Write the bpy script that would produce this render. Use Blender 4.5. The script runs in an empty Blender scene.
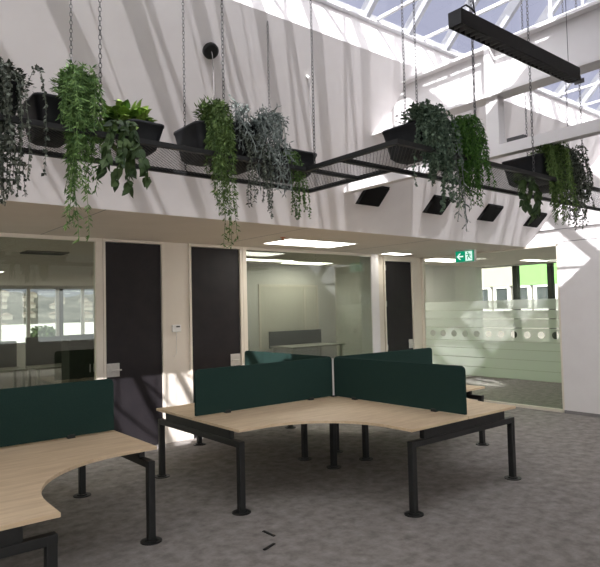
import bpy, bmesh, math, random
from mathutils import Vector, Matrix
rnd = random.Random(7)
S = bpy.context.scene
COL = S.collection
PI = math.pi

# ------------------------------------------------------------------ materials
def new_mat(name):
    m = bpy.data.materials.new(name); m.use_nodes = True
    nt = m.node_tree; nt.nodes.clear()
    out = nt.nodes.new('ShaderNodeOutputMaterial')
    return m, nt, out

def mat(name, col, rough=0.6, spec=0.4, metal=0.0, col2=None, scale=8.0, detail=4.0, bump=0.0, stretch=None, island=False, lo=0.35, hi=0.65):
    m, nt, out = new_mat(name)
    b = nt.nodes.new('ShaderNodeBsdfPrincipled')
    b.inputs['Base Color'].default_value = (*col, 1)
    b.inputs['Roughness'].default_value = rough
    b.inputs['Specular IOR Level'].default_value = spec
    b.inputs['Metallic'].default_value = metal
    nt.links.new(b.outputs[0], out.inputs[0])
    if col2 is not None:
        ramp = nt.nodes.new('ShaderNodeValToRGB')
        ramp.color_ramp.elements[0].position = lo; ramp.color_ramp.elements[1].position = hi
        ramp.color_ramp.elements[0].color = (*col, 1); ramp.color_ramp.elements[1].color = (*col2, 1)
        if island:
            g = nt.nodes.new('ShaderNodeNewGeometry')
            ramp.color_ramp.elements[0].position = 0; ramp.color_ramp.elements[1].position = 1
            nt.links.new(g.outputs['Random Per Island'], ramp.inputs[0])
        else:
            tc = nt.nodes.new('ShaderNodeTexCoord'); mp = nt.nodes.new('ShaderNodeMapping')
            if stretch: mp.inputs['Scale'].default_value = stretch
            n = nt.nodes.new('ShaderNodeTexNoise'); n.inputs['Scale'].default_value = scale; n.inputs['Detail'].default_value = detail
            n.inputs['Roughness'].default_value = 0.65
            nt.links.new(tc.outputs['Object'], mp.inputs[0]); nt.links.new(mp.outputs[0], n.inputs[0])
            nt.links.new(n.outputs[0], ramp.inputs[0])
            if bump > 0:
                bp = nt.nodes.new('ShaderNodeBump'); bp.inputs['Strength'].default_value = bump; bp.inputs['Distance'].default_value = 0.01
                nt.links.new(n.outputs[0], bp.inputs['Height']); nt.links.new(bp.outputs[0], b.inputs['Normal'])
        nt.links.new(ramp.outputs[0], b.inputs['Base Color'])
    return m

def glass_mat(name, tint, r0=0.04):
    """thin clear pane: tinted transmission plus a mirror layer that grows towards grazing view (same from both sides)"""
    m, nt, out = new_mat(name)
    N = nt.nodes.new; L = nt.links.new
    t = N('ShaderNodeBsdfTransparent'); t.inputs[0].default_value = (*tint, 1)
    g = N('ShaderNodeBsdfGlossy'); g.inputs['Roughness'].default_value = 0.0; g.inputs[0].default_value = (0.95, 1, 0.97, 1)
    ge = N('ShaderNodeNewGeometry'); d = N('ShaderNodeVectorMath'); d.operation = 'DOT_PRODUCT'
    L(ge.outputs['Incoming'], d.inputs[0]); L(ge.outputs['Normal'], d.inputs[1])
    def ma(op, a, b):
        n = N('ShaderNodeMath'); n.operation = op
        for i, v in enumerate((a, b)):
            if isinstance(v, (int, float)): n.inputs[i].default_value = v
            else: L(v, n.inputs[i])
        return n.outputs[0]
    c = ma('ABSOLUTE', d.outputs['Value'], 0.0)
    f = ma('ADD', ma('MULTIPLY', ma('POWER', ma('SUBTRACT', 1.0, c), 5.0), 1-r0), r0)
    x = N('ShaderNodeMixShader')
    L(f, x.inputs[0]); L(t.outputs[0], x.inputs[1]); L(g.outputs[0], x.inputs[2])
    L(x.outputs[0], out.inputs[0])
    return m

def emis_mat(name, col, s):
    m, nt, out = new_mat(name)
    e = nt.nodes.new('ShaderNodeEmission'); e.inputs[0].default_value = (*col, 1); e.inputs[1].default_value = s
    nt.links.new(e.outputs[0], out.inputs[0])
    return m

M = {}
M['wall'] = mat('white_plaster', (0.74, 0.715, 0.715), 0.7, 0.3, col2=(0.775, 0.755, 0.755), scale=2)
M['ceil'] = mat('ceiling_plaster', (0.71, 0.65, 0.58), 0.8, 0.2, col2=(0.75, 0.69, 0.62), scale=1.5)
M['cream'] = mat('cream_wall', (0.72, 0.66, 0.58), 0.7, 0.3, col2=(0.75, 0.69, 0.61), scale=2)
M['office'] = mat('office_wall', (0.62, 0.615, 0.58), 0.8, 0.2, col2=(0.67, 0.66, 0.62), scale=1.2)
M['frame'] = mat('cream_frame', (0.72, 0.66, 0.57), 0.45, 0.4, col2=(0.75, 0.69, 0.6), scale=3)
M['steelw'] = mat('white_steel', (0.75, 0.73, 0.73), 0.5, 0.4, col2=(0.78, 0.765, 0.765), scale=3)
M['glazing'] = mat('white_glazing_bar', (0.72, 0.73, 0.76), 0.45, 0.4, col2=(0.76, 0.77, 0.79), scale=3)
M['bar'] = mat('grey_aluminium_bar', (0.36, 0.37, 0.40), 0.5, 0.4, col2=(0.40, 0.41, 0.44), scale=3)
M['louvre'] = mat('grey_louvre', (0.13, 0.13, 0.135), 0.4, 0.5, col2=(0.16, 0.16, 0.165), scale=20)
M['carpet'] = mat('grey_carpet', (0.165, 0.153, 0.143), 0.95, 0.05, col2=(0.385, 0.36, 0.338), scale=8.5, detail=12, bump=0.3, lo=0.26, hi=0.76)
M['oak'] = mat('pale_oak', (0.60, 0.455, 0.29), 0.5, 0.35, col2=(0.73, 0.58, 0.395), scale=3.0, detail=5, stretch=(1.0, 9.0, 9.0))
M['oakx'] = mat('pale_oak_cross', (0.60, 0.455, 0.29), 0.5, 0.35, col2=(0.73, 0.58, 0.395), scale=3.0, detail=5, stretch=(9.0, 1.0, 9.0))
M['black'] = mat('black_powder_coat', (0.011, 0.012, 0.012), 0.45, 0.4, col2=(0.016, 0.017, 0.017), scale=20)
M['blackmat'] = mat('black_panel', (0.006, 0.006, 0.006), 0.8, 0.1, col2=(0.008, 0.008, 0.008), scale=20)
M['mesh'] = mat('black_expanded_mesh', (0.016, 0.016, 0.017), 0.5, 0.4, col2=(0.022, 0.022, 0.023), scale=20)
M['chain'] = mat('dark_steel_chain', (0.07, 0.07, 0.072), 0.45, 0.4, 0.3, col2=(0.09, 0.09, 0.092), scale=30)
M['pot'] = mat('charcoal_pot', (0.012, 0.013, 0.015), 0.5, 0.25, col2=(0.018, 0.0195, 0.022), scale=9)
M['soil'] = mat('dark_soil', (0.02, 0.014, 0.009), 0.95, 0.1, col2=(0.05, 0.035, 0.022), scale=60, bump=0.6)
M['green'] = mat('dark_green_felt', (0.018, 0.039, 0.034), 0.95, 0.05, col2=(0.023, 0.047, 0.041), scale=120, detail=3, bump=0.15)
M['door'] = mat('black_door', (0.013, 0.011, 0.013), 0.55, 0.3, col2=(0.018, 0.015, 0.017), scale=5)
M['steel'] = mat('brushed_steel', (0.55, 0.53, 0.50), 0.4, 0.5, 0.3, col2=(0.62, 0.6, 0.57), scale=30)
M['plastic'] = mat('white_plastic', (0.78, 0.77, 0.75), 0.4, 0.4, col2=(0.8, 0.79, 0.77), scale=10)
M['dark'] = mat('dark_line', (0.05, 0.05, 0.05), 0.6, 0.2, col2=(0.06, 0.06, 0.06), scale=9)
M['groove'] = mat('grey_joint', (0.2, 0.19, 0.19), 0.7, 0.2, col2=(0.23, 0.22, 0.22), scale=9)
M['officedark'] = mat('olive_grey_panel', (0.05, 0.055, 0.045), 0.9, 0.1, col2=(0.06, 0.066, 0.054), scale=12)
M['officetop'] = mat('office_desk_top', (0.33, 0.33, 0.28), 0.5, 0.3, col2=(0.36, 0.36, 0.31), scale=6)
M['blind'] = mat('pale_blind', (0.62, 0.60, 0.52), 0.8, 0.2, col2=(0.67, 0.65, 0.57), scale=1.0, stretch=(30, 1, 1))
M['hill'] = mat('wooded_hill', (0.03, 0.034, 0.028), 0.95, 0.05, col2=(0.15, 0.145, 0.135), scale=0.07, detail=10)
M['house'] = mat('pale_render', (0.24, 0.225, 0.205), 0.8, 0.2, col2=(0.28, 0.26, 0.24), scale=0.6)
M['roofh'] = mat('grey_brown_roof', (0.17, 0.14, 0.125), 0.8, 0.2, col2=(0.21, 0.18, 0.16), scale=0.6)
M['whiteroof'] = mat('white_metal_roof', (0.8, 0.8, 0.78), 0.5, 0.3, col2=(0.84, 0.84, 0.82), scale=0.5)
M['greyroof'] = mat('grey_metal_roof', (0.3, 0.31, 0.32), 0.6, 0.3, col2=(0.34, 0.35, 0.36), scale=0.5)
M['lime'] = mat('lime_green_cladding', (0.22, 0.50, 0.15), 0.6, 0.3, col2=(0.24, 0.53, 0.17), scale=0.8)
M['creamclad'] = mat('cream_cladding', (0.42, 0.42, 0.34), 0.7, 0.3, col2=(0.45, 0.45, 0.37), scale=0.8)
M['darkglass'] = mat('dark_window_glass', (0.06, 0.07, 0.075), 0.1, 0.6, col2=(0.08, 0.09, 0.095), scale=1.5)
M['asphalt'] = mat('asphalt', (0.12, 0.12, 0.12), 0.9, 0.1, col2=(0.16, 0.16, 0.16), scale=2)
M['exitgreen'] = None
M['white_frost'] = None
M['glass'] = glass_mat('office_glass', (0.75, 0.775, 0.73), 0.075)
M['glassb'] = glass_mat('clear_partition_glass', (0.95, 0.96, 0.945), 0.03)
M['skyglass'] = glass_mat('skylight_glass', (0.86, 0.87, 0.93), 0.02)
M['winglass'] = glass_mat('window_glass', (0.9, 0.92, 0.9), 0.02)
M['lamp'] = emis_mat('ceiling_panel_light', (1.0, 0.96, 0.86), 9.0)
M['lamp2'] = emis_mat('corridor_panel_light', (1.0, 0.96, 0.86), 9.0)
M['signgreen'] = emis_mat('sign_green', (0.005, 0.33, 0.17), 0.85)
M['signwhite'] = emis_mat('sign_white', (0.75, 1.0, 0.88), 0.95)
M['fernA'] = mat('bright_fern_green', (0.04, 0.10, 0.028), 0.6, 0.25, col2=(0.20, 0.33, 0.10), island=True)
M['fernB'] = mat('grass_green', (0.018, 0.065, 0.010), 0.6, 0.25, col2=(0.085, 0.20, 0.03), island=True)
M['fernC'] = mat('olive_fern_green', (0.035, 0.075, 0.018), 0.6, 0.25, col2=(0.13, 0.2, 0.055), island=True)
M['dusk'] = mat('dark_variegated_leaf', (0.015, 0.024, 0.016), 0.6, 0.25, col2=(0.17, 0.19, 0.15), island=True)
M['ivy'] = mat('blue_green_ivy', (0.03, 0.06, 0.04), 0.6, 0.25, col2=(0.15, 0.21, 0.14), island=True)
M['silver'] = mat('silver_grey_leaf', (0.08, 0.10, 0.092), 0.7, 0.2, col2=(0.27, 0.31, 0.285), island=True)
M['pothos'] = mat('pothos_leaf', (0.05, 0.13, 0.02), 0.45, 0.4, col2=(0.30, 0.42, 0.09), island=True)
M['vine'] = mat('dark_vine_leaf', (0.018, 0.042, 0.012), 0.5, 0.3, col2=(0.06, 0.10, 0.03), island=True)
M['pearl'] = mat('string_leaf_green', (0.03, 0.07, 0.014), 0.55, 0.3, col2=(0.11, 0.2, 0.045), island=True)
M['orange'] = mat('orange_plastic', (0.55, 0.2, 0.1), 0.5, 0.3, col2=(0.6, 0.23, 0.12), scale=20)

def frost_mat():
    """frosted film with clear pinstripes and a row of clear discs, in the pane's own coordinates (metres)"""
    m, nt, out = new_mat('frosted_film')
    N = nt.nodes.new; L = nt.links.new
    tc = N('ShaderNodeTexCoord'); sp = N('ShaderNodeSeparateXYZ'); L(tc.outputs['Object'], sp.inputs[0])
    def math_(op, a, b=None, c=None):
        n = N('ShaderNodeMath'); n.operation = op
        for i, v in enumerate((a, b, c)):
            if v is None: continue
            if isinstance(v, (int, float)): n.inputs[i].default_value = v
            else: L(v, n.inputs[i])
        return n.outputs[0]
    z = sp.outputs['Z']; y = sp.outputs['Y']
    clear = None
    for zc in (1.645, 1.49, 1.335, 1.10, 0.965, 0.80, 0.63):
        d = math_('ABSOLUTE', math_('SUBTRACT', z, zc))
        s = math_('LESS_THAN', d, 0.005)
        clear = s if clear is None else math_('MAXIMUM', clear, s)
    p = 0.245
    yy = math_('SUBTRACT', math_('MODULO', math_('ADD', math_('SUBTRACT', y, 4.78), p * 40.5), p), p / 2)
    zz = math_('SUBTRACT', z, 1.222)
    r2 = math_('ADD', math_('MULTIPLY', yy, yy), math_('MULTIPLY', zz, zz))
    disc = math_('LESS_THAN', r2, 0.06 ** 2)
    clear = math_('MAXIMUM', clear, disc)
    t = N('ShaderNodeBsdfTransparent')
    tr = N('ShaderNodeBsdfTranslucent'); tr.inputs[0].default_value = (0.90, 0.92, 0.88, 1)
    df = N('ShaderNodeBsdfDiffuse'); df.inputs[0].default_value = (0.72, 0.73, 0.70, 1)
    fr = N('ShaderNodeMixShader'); fr.inputs[0].default_value = 0.12
    L(tr.outputs[0], fr.inputs[1]); L(df.outputs[0], fr.inputs[2])
    fr2 = N('ShaderNodeMixShader'); fr2.inputs[0].default_value = 0.78
    L(t.outputs[0], fr2.inputs[1]); L(fr.outputs[0], fr2.inputs[2])
    mx = N('ShaderNodeMixShader'); L(clear, mx.inputs[0]); L(fr2.outputs[0], mx.inputs[1]); L(t.outputs[0], mx.inputs[2])
    L(mx.outputs[0], out.inputs[0])
    return m
M['frost'] = frost_mat()

# ------------------------------------------------------------------ geometry helpers
def box(bm, x0, x1, y0, y1, z0, z1):
    v = [bm.verts.new(p) for p in ((x0,y0,z0),(x1,y0,z0),(x1,y1,z0),(x0,y1,z0),(x0,y0,z1),(x1,y0,z1),(x1,y1,z1),(x0,y1,z1))]
    for f in ((0,3,2,1),(4,5,6,7),(0,1,5,4),(1,2,6,5),(2,3,7,6),(3,0,4,7)): bm.faces.new([v[i] for i in f])

def prism(bm, poly, axis, a, b):
    """extrude a 2-D polygon along an axis: axis x -> poly is (y,z); y -> (x,z); z -> (x,y)"""
    def P(p, t):
        return {'x': (t, p[0], p[1]), 'y': (p[0], t, p[1]), 'z': (p[0], p[1], t)}[axis]
    A = [bm.verts.new(P(p, a)) for p in poly]; B = [bm.verts.new(P(p, b)) for p in poly]
    n = len(poly)
    bm.faces.new(A); bm.faces.new(B[::-1])
    for i in range(n): bm.faces.new((A[i], B[i], B[(i+1) % n], A[(i+1) % n]))

def tube(bm, pts, r, seg=8, cap=True):
    pts = [Vector(p) for p in pts]; rings = []
    for i, p in enumerate(pts):
        d = (pts[min(i+1, len(pts)-1)] - pts[max(i-1, 0)]).normalized()
        ref = Vector((0,0,1)) if abs(d.z) < 0.9 else Vector((1,0,0))
        u = d.cross(ref).normalized(); w = d.cross(u)
        rr = r[i] if isinstance(r, (list, tuple)) else r
        rings.append([bm.verts.new(p + (u*math.cos(2*PI*k/seg) + w*math.sin(2*PI*k/seg))*rr) for k in range(seg)])
    for a, b in zip(rings, rings[1:]):
        for k in range(seg): bm.faces.new((a[k], a[(k+1) % seg], b[(k+1) % seg], b[k]))
    if cap: bm.faces.new(rings[0][::-1]); bm.faces.new(rings[-1])

def beam(bm, a, b, w, h):
    """rectangular bar from a to b: w sideways, h in the vertical plane of the bar"""
    a = Vector(a); b = Vector(b); d = (b-a).normalized()
    s = d.cross(Vector((0,0,1)))
    s = Vector((1,0,0)) if s.length < 1e-4 else s.normalized()
    u = s.cross(d)
    A = [bm.verts.new(a + s*i*w/2 + u*j*h/2) for i, j in ((-1,-1),(1,-1),(1,1),(-1,1))]
    B = [bm.verts.new(b + s*i*w/2 + u*j*h/2) for i, j in ((-1,-1),(1,-1),(1,1),(-1,1))]
    bm.faces.new(A[::-1]); bm.faces.new(B)
    for i in range(4): bm.faces.new((A[i], A[(i+1) % 4], B[(i+1) % 4], B[i]))

def cyl(bm, c, r, z0, z1, seg=20, r2=None):
    tube(bm, [(c[0], c[1], z0), (c[0], c[1], z1)], [r, r if r2 is None else r2], seg)

def obj(name, bm, m, parent=None, bevel=0.0, smooth=False, seg=2):
    bmesh.ops.recalc_face_normals(bm, faces=bm.faces[:])
    me = bpy.data.meshes.new(name); bm.to_mesh(me); bm.free()
    if smooth:
        for p in me.polygons: p.use_smooth = True
    me.materials.append(m)
    o = bpy.data.objects.new(name, me); COL.objects.link(o)
    if parent: o.parent = parent
    if bevel > 0:
        b = o.modifiers.new('bevel', 'BEVEL'); b.width = bevel; b.segments = seg; b.limit_method = 'ANGLE'; b.angle_limit = math.radians(40)
    return o

def boxes(name, m, lst, parent=None, bevel=0.0):
    bm = bmesh.new()
    for b in lst: box(bm, *b)
    return obj(name, bm, m, parent, bevel)

def tag(o, label, cat, group=None):
    o['label'] = label; o['category'] = cat
    if group: o['group'] = group
    return o

def struct(o, label=None):
    o['kind'] = 'structure'
    if label: o['label'] = label
    return o

def thing(name, label, cat, loc=(0,0,0), group=None):
    o = bpy.data.objects.new(name, None); COL.objects.link(o); o.location = loc; o.empty_display_size = 0.1
    return tag(o, label, cat, group)

def sempty(name, loc=(0,0,0)):
    o = bpy.data.objects.new(name, None); COL.objects.link(o); o.location = loc; o['kind'] = 'structure'
    return o

def dup(o, parent=None, loc=None):
    c = o.copy(); COL.objects.link(c)
    if parent: c.parent = parent
    if loc is not None: c.location = loc
    for ch in list(o.children): dup(ch, c)
    return c

# ------------------------------------------------------------------ key dimensions (metres)
H = 1.75               # camera height
YA = 7.30              # glazed back wall
XB = 9.17              # right wall
ZC = 2.69              # ceiling
YE = 5.22              # front edge of the dropped ceiling = foot of the splayed well
YK, ZK = 3.76, 4.15    # crease of the well
ZS = 4.44              # skylight curb
YO = 1.70              # opposite curb
YR, ZR = 2.73, 5.47    # ridge
X0 = -6.0; Y0 = -6.0

# ------------------------------------------------------------------ room shell
struct(boxes('floor', M['carpet'], [(X0-0.2, 13.15, Y0-0.2, 20.2, -0.12, 0.0)]))

bm = bmesh.new()
box(bm, X0-0.2, XB+0.1, YE, 20.2, ZC, ZC+0.12)
struct(obj('ceiling', bm, M['ceil']))
struct(boxes('ceiling_side', M['ceil'], [(XB+0.1, 13.2, 2.5, 20.2, ZC, ZC+0.12)]))
yo_f = YO - (ZK - ZC)
struct(boxes('ceiling_front', M['ceil'], [(X0-0.2, XB+0.1, Y0-0.2, yo_f, ZC, ZC+0.12)]))

t = 0.10
bm = bmesh.new()
prism(bm, [(YE, ZC), (YK, ZK), (YK, ZS), (YK+0.12, ZS), (YK+0.12, ZK+0.05), (YE+0.12, ZC+0.11), (YE+0.001, ZC+0.11)], 'x', X0, XB)
struct(obj('wall_back_upper', bm, M['wall']), 'white splayed skylight well wall rising from the dropped ceiling')
bm = bmesh.new()
prism(bm, [(yo_f, ZC), (YO, ZK), (YO, ZS), (YO-0.12, ZS), (YO-0.12, ZK+0.05), (yo_f-0.12, ZC+0.11), (yo_f-0.001, ZC+0.11)], 'x', X0, XB)
struct(obj('wall_front_upper', bm, M['wall']))

# right wall: solid in front of the glass partition, and the gable above it
YG = 4.665
bm = bmesh.new()
prism(bm, [(Y0-0.2, 0), (YG, 0), (YG, ZC), (YE+0.1, ZC), (YE+0.1, ZC+0.1), (YK+0.12, ZK+0.1), (YK+0.12, ZS+0.05), (YR, ZR+0.1), (YO-0.12, ZS+0.05), (YO-0.12, ZK), (yo_f-0.1, ZC+0.1), (Y0-0.2, ZC+0.1)], 'x', XB, XB+0.1)
struct(obj('wall_right', bm, M['wall']))
struct(boxes('trim_1', M['groove'], [(XB-0.002, XB+0.01, -2, YE-0.24, 2.917, 2.927)]))
struct(boxes('trim_2', M['groove'], [(XB-0.002, XB+0.01, -2, YG-0.1, 2.712, 2.722)]))
struct(boxes('baseboard_right', M['groove'], [(XB-0.012, XB, Y0, YG, 0, 0.05)]))
# left wall, out of view; window openings added to let in more daylight
bm = bmesh.new()
for a, b in ((Y0-0.2, Y0+1), (Y0+4.5, 0.0), (3.5, 20.4)): box(bm, X0-0.15, X0, a, b, 0, ZC)
box(bm, X0-0.15, X0, Y0+1, Y0+4.5, 0, 0.8); box(bm, X0-0.15, X0, 0, 3.5, 0, 0.8)
prism(bm, [(yo_f-0.1, ZC), (YE+0.1, ZC), (YK+0.12, ZK+0.1), (YK+0.12, ZS), (YR, ZR+0.1), (YO-0.12, ZS), (YO-0.12, ZK)], 'x', X0-0.15, X0)
struct(obj('wall_left', bm, M['wall']))
# front wall (behind the camera); unseen ribbon window added and enlarged for ambient daylight
bm = bmesh.new()
box(bm, X0-0.2, XB+0.1, Y0-0.15, Y0, 0, 0.85); box(bm, X0-0.2, XB+0.1, Y0-0.15, Y0, 2.55, ZC)
for xx in (X0-0.2, -2.2, 1.6, 5.2, XB-0.4): box(bm, xx, xx+0.45, Y0-0.15, Y0, 0.85, 2.55)
struct(obj('wall_front', bm, M['wall']))

# ------------------------------------------------------------------ glazed back wall
w1 = sempty('window_1', (0, YA, 0))
boxes('window_frame', M['frame'], [(X0, 2.76, -0.03, 0.05, ZC-0.045, ZC), (X0, 2.76, -0.03, 0.05, 0, 0.06), (2.675, 2.76, -0.035, 0.06, 0.06, ZC-0.045), (-1.9, -1.85, -0.03, 0.05, 0.06, ZC-0.045)], w1, 0.004)
boxes('pane', M['glass'], [(X0, 2.675, 0.005, 0.013, 0.06, ZC-0.045)], w1)

def door(name, xa, xb, y, plate_side, top, plate_w=0.165, hinges=False):
    d = sempty(name, (0, y, 0))
    boxes('door_frame', M['frame'], [(xa-0.035, xa, -0.03, 0.08, 0, top), (xb, xb+0.045, -0.03, 0.08, 0, top), (xa-0.035, xb+0.045, -0.03, 0.08, top, ZC)], d, 0.004)
    boxes('door_leaf', M['door'], [(xa+0.004, xb-0.004, 0.0, 0.045, 0.008, top-0.006)], d)
    px = xa+0.01 if plate_side < 0 else xb-0.01-plate_w
    p = boxes('lock_plate', M['steel'], [(px, px+plate_w, -0.012, 0.0, 0.945, 1.115)], d, 0.003)
    bm = bmesh.new()
    zx = px + plate_w/2
    tube(bm, [(zx, -0.012, 1.03), (zx, -0.05, 1.03), (zx-0.04*plate_side*-1, -0.055, 1.03), (zx+0.09*(-plate_side)*-1*-1, -0.055, 1.03)], 0.009, 8)
    obj('door_handle', bm, M['steel'], p)
    if hinges:
        for hz in (0.95, 1.75, 2.42): boxes('hinge', M['steel'], [(xa-0.02, xa+0.035, -0.01, 0.0, hz, hz+0.1)], d)
    return d
door('door_1', 2.80, 3.565, YA, -1, 2.655)
door('door_2', 4.01, 4.815, YA, 1, 2.650)
bm = bmesh.new()
box(bm, 3.61, 3.975, YA, YA+0.12, 0, ZC)            # column between the two doors
struct(obj('wall_back', bm, M['cream']))
w2 = sempty('window_2', (0, YA, 0))
boxes('window_frame', M['frame'], [(4.86, 4.93, -0.035, 0.06, 0, ZC), (4.93, 7.60, -0.03, 0.05, ZC-0.045, ZC), (4.93, 7.60, -0.03, 0.05, 0, 0.06)], w2, 0.004)
boxes('pane', M['glass'], [(4.93, 6.32, 0.005, 0.013, 0.06, ZC-0.045), (6.324, 7.60, 0.005, 0.013, 0.06, ZC-0.045)], w2)
# end pier, return and recess with the third door
YD = 7.46
struct(boxes('wall_back_end', M['wall'], [(7.60, 7.78, YA-0.02, YD+0.1, 0, ZC)]))
struct(boxes('trim_3', M['frame'], [(7.78, 8.09, YD, YD+0.1, 0, ZC), (8.93, XB+0.06, YD, YD+0.1, 0, ZC)]))
door('door_3', 8.13, 8.885, YD, 1, 2.60, 0.12, True)

# right glass partition under the dropped ceiling
w3 = sempty('window_3', (XB, 0, 0))
boxes('window_frame', M['frame'], [(0, 0.08, YG, YG+0.035, 0, ZC), (0, 0.08, YD-0.06, YD, 0, ZC), (0, 0.08, YG, YD, 0, 0.05), (0, 0.08, YG, YD, ZC-0.03, ZC)], w3, 0.003)
for a, b in ((YG+0.035, 5.628), (5.634, YD-0.06)): boxes('pane', M['glassb'], [(0.03, 0.040, a, b, 0.05, ZC-0.03)], w3)
bm = bmesh.new()
v = [bm.verts.new(p) for p in ((0.028, YG+0.035, 0.47), (0.028, YD-0.06, 0.47), (0.028, YD-0.06, 1.815), (0.028, YG+0.035, 1.815))]
bm.faces.new(v); obj('frosted_film', bm, M['frost'], w3)

# ------------------------------------------------------------------ rooms behind the glass
struct(boxes('wall_office_partition', M['office'], [(4.40, 4.50, YA+0.12, 9.95, 0, ZC)]))
struct(boxes('wall_office_back', M['office'], [(4.4, XB+0.1, 9.95, 10.05, 0, ZC)]))
struct(boxes('wall_office_side', M['office'], [(XB, XB+0.1, YD+0.1, 9.95, 0, ZC)]))
# far window wall of the left office
bm = bmesh.new()
box(bm, X0, 13.15, 20.0, 20.15, 0, 0.85); box(bm, X0, 13.15, 20.0, 20.15, 2.58, ZC)
struct(obj('wall_office_far', bm, M['office']))
struct(boxes('wall_office_end', M['office'], [(13.0, 13.15, 8.72, 20.0, 0, ZC)]))
w5 = sempty('window_5', (0, 20.0, 0))
for xx in (-4.2, -2.5, -0.8, 0.9, 2.65, 4.36, 5.20, 6.10, 6.92, 8.6, 10.3, 12.0): boxes('mullion', M['plastic'], [(xx-0.05, xx+0.05, 0.02, 0.12, 0.85, 2.58)], w5)
boxes('mullion', M['officedark'], [(6.15, 6.27, 0.0, 0.1, 0.85, 2.58)], w5)
boxes('pane', M['winglass'], [(X0, 13.0, 0.07, 0.076, 0.85, 2.58)], w5)
# window with a pale roller blind in the middle office
w6 = sempty('window_6', (-0.42, 9.95, 0))
boxes('window_frame', M['frame'], [(7.44, 7.49, -0.03, 0.0, 0.9, 2.27), (9.0, 9.05, -0.03, 0.0, 0.9, 2.27), (7.49, 9.0, -0.03, 0.0, 2.22, 2.27), (8.64, 8.69, -0.03, 0.0, 0.9, 2.22)], w6)
boxes('roller_blind', M['blind'], [(7.49, 8.64, -0.02, -0.005, 0.9, 2.22), (8.69, 9.0, -0.02, -0.005, 0.9, 2.22)], w6)
# side office beyond the right partition
struct(boxes('wall_side_office', M['office'], [(XB+0.1, 13.0, 8.62, 8.72, 0, ZC)]))
struct(boxes('wall_side_front', M['office'], [(XB+0.1, 13.0, 2.6, 2.7, 0, ZC)]))
bm = bmesh.new()
box(bm, 13.0, 13.15, 2.6, 8.72, 0, 0.85)
box(bm, 13.0, 13.15, 2.6, 8.72, 2.66, ZC)
struct(obj('wall_side_far', bm, M['office']))
w7 = sempty('window_7', (13.0, 0, 0))
boxes('window_frame', M['officedark'], [(0.0, 0.14, a, b, 0.85, 2.66) for a, b in ((7.66, 7.78), (6.80, 6.90), (5.6, 5.75), (4.4, 4.55), (3.2, 3.35))], w7)
boxes('pane', M['winglass'], [(0.07, 0.076, 2.6, 8.62, 0.85, 2.66)], w7)

# ------------------------------------------------------------------ skylight
sk = sempty('window_4', (0, 0, 0))
boxes('curb', M['glazing'], [(X0, XB, YK-0.05, YK+0.05, ZS-0.02, ZS+0.035)], sk, 0.004)
boxes('curb', M['glazing'], [(X0, XB, YO-0.05, YO+0.05, ZS-0.02, ZS+0.035)], sk, 0.004)
boxes('ridge_bar', M['glazing'], [(X0, XB, YR-0.04, YR+0.04, ZR-0.05, ZR+0.03)], sk)
k = 0
xr = 3.32 - 0.6*15
while xr < XB:
    bm = bmesh.new(); beam(bm, (xr, YK, ZS+0.02), (xr, YR, ZR), 0.05, 0.115); obj('rafter', bm, M['bar'], sk)
    bm = bmesh.new(); beam(bm, (xr, YO, ZS+0.02), (xr, YR, ZR), 0.05, 0.115); obj('rafter', bm, M['bar'], sk)
    xr += 0.6
xt = 4.05 - 0.68*14
while xt < XB:
    bm = bmesh.new(); beam(bm, (xt, YK, ZS+0.01), (xt, YO, ZS+0.01), 0.028, 0.028); beam(bm, (xt, YR, ZS+0.02), (xt, YR, ZR), 0.022, 0.022)
    obj('tie_rod', bm, M['glazing'], sk)
    xt += 0.68
bm = bmesh.new()
for ya, s in ((YK, 1), (YO, -1)):
    v = [bm.verts.new(p) for p in ((X0, ya, ZS+0.075), (XB, ya, ZS+0.075), (XB, YR, ZR+0.055), (X0, YR, ZR+0.055))]
    bm.faces.new(v)
obj('pane', bm, M['skyglass'], sk)

# ------------------------------------------------------------------ white steel beams across the well (x = 4.67)
XM = 4.67
bm = bmesh.new()
prism(bm, [(-0.09, 3.585), (0.09, 3.585), (0.09, 3.61), (0.012, 3.61), (0.012, 4.02), (0.09, 4.02), (0.09, 4.045), (-0.09, 4.045), (-0.09, 4.02), (-0.012, 4.02), (-0.012, 3.61), (-0.09, 3.61)], 'y', 1.12, 4.35)
for v in bm.verts: v.co.x += XM
box(bm, XM-0.10, XM+0.10, 2.88, 2.93, 3.58, 4.06)
struct(obj('trim_steel_beam', bm, M['steelw']), 'deep white steel I-beam crossing the skylight well')
struct(boxes('trim_lower_beam', M['steelw'], [(XM-0.05, XM+0.05, 0.62, 4.82, 3.055, 3.15)]), 'slim white lower beam crossing the skylight well')
struct(boxes('trim_beam_post', M['steelw'], [(XM-0.05, XM+0.05, 2.84, 2.96, 3.15, 3.585)]), 'short white steel post between the two beams')

# ------------------------------------------------------------------ workstation pods
def rot(p, k):
    x, y = p
    for _ in range(k % 4): x, y = -y, x
    return x, y
def rot_bm(bm, k):
    bmesh.ops.rotate(bm, verts=bm.verts[:], cent=(0,0,0), matrix=Matrix.Rotation(k*PI/2, 3, 'Z'))

def rounded_plate(bm, u0, u1, z0, z1, r, th):
    pts = []
    for cx, cz, a0 in ((u1-r, z0+r, -90), (u1-r, z1-r, 0), (u0+r, z1-r, 90), (u0+r, z0+r, 180)):
        rr = r if a0 in (0, 90) else 0.006
        ccx = cx if a0 in (0, 90) else (u1-rr if a0 == -90 else u0+rr)
        ccz = cz if a0 in (0, 90) else z0+rr
        for i in range(7):
            a = math.radians(a0 + 15*i); pts.append((ccx + rr*math.cos(a), ccz + rr*math.sin(a)))
    prism(bm, pts, 'y', -th/2, th/2)

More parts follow.
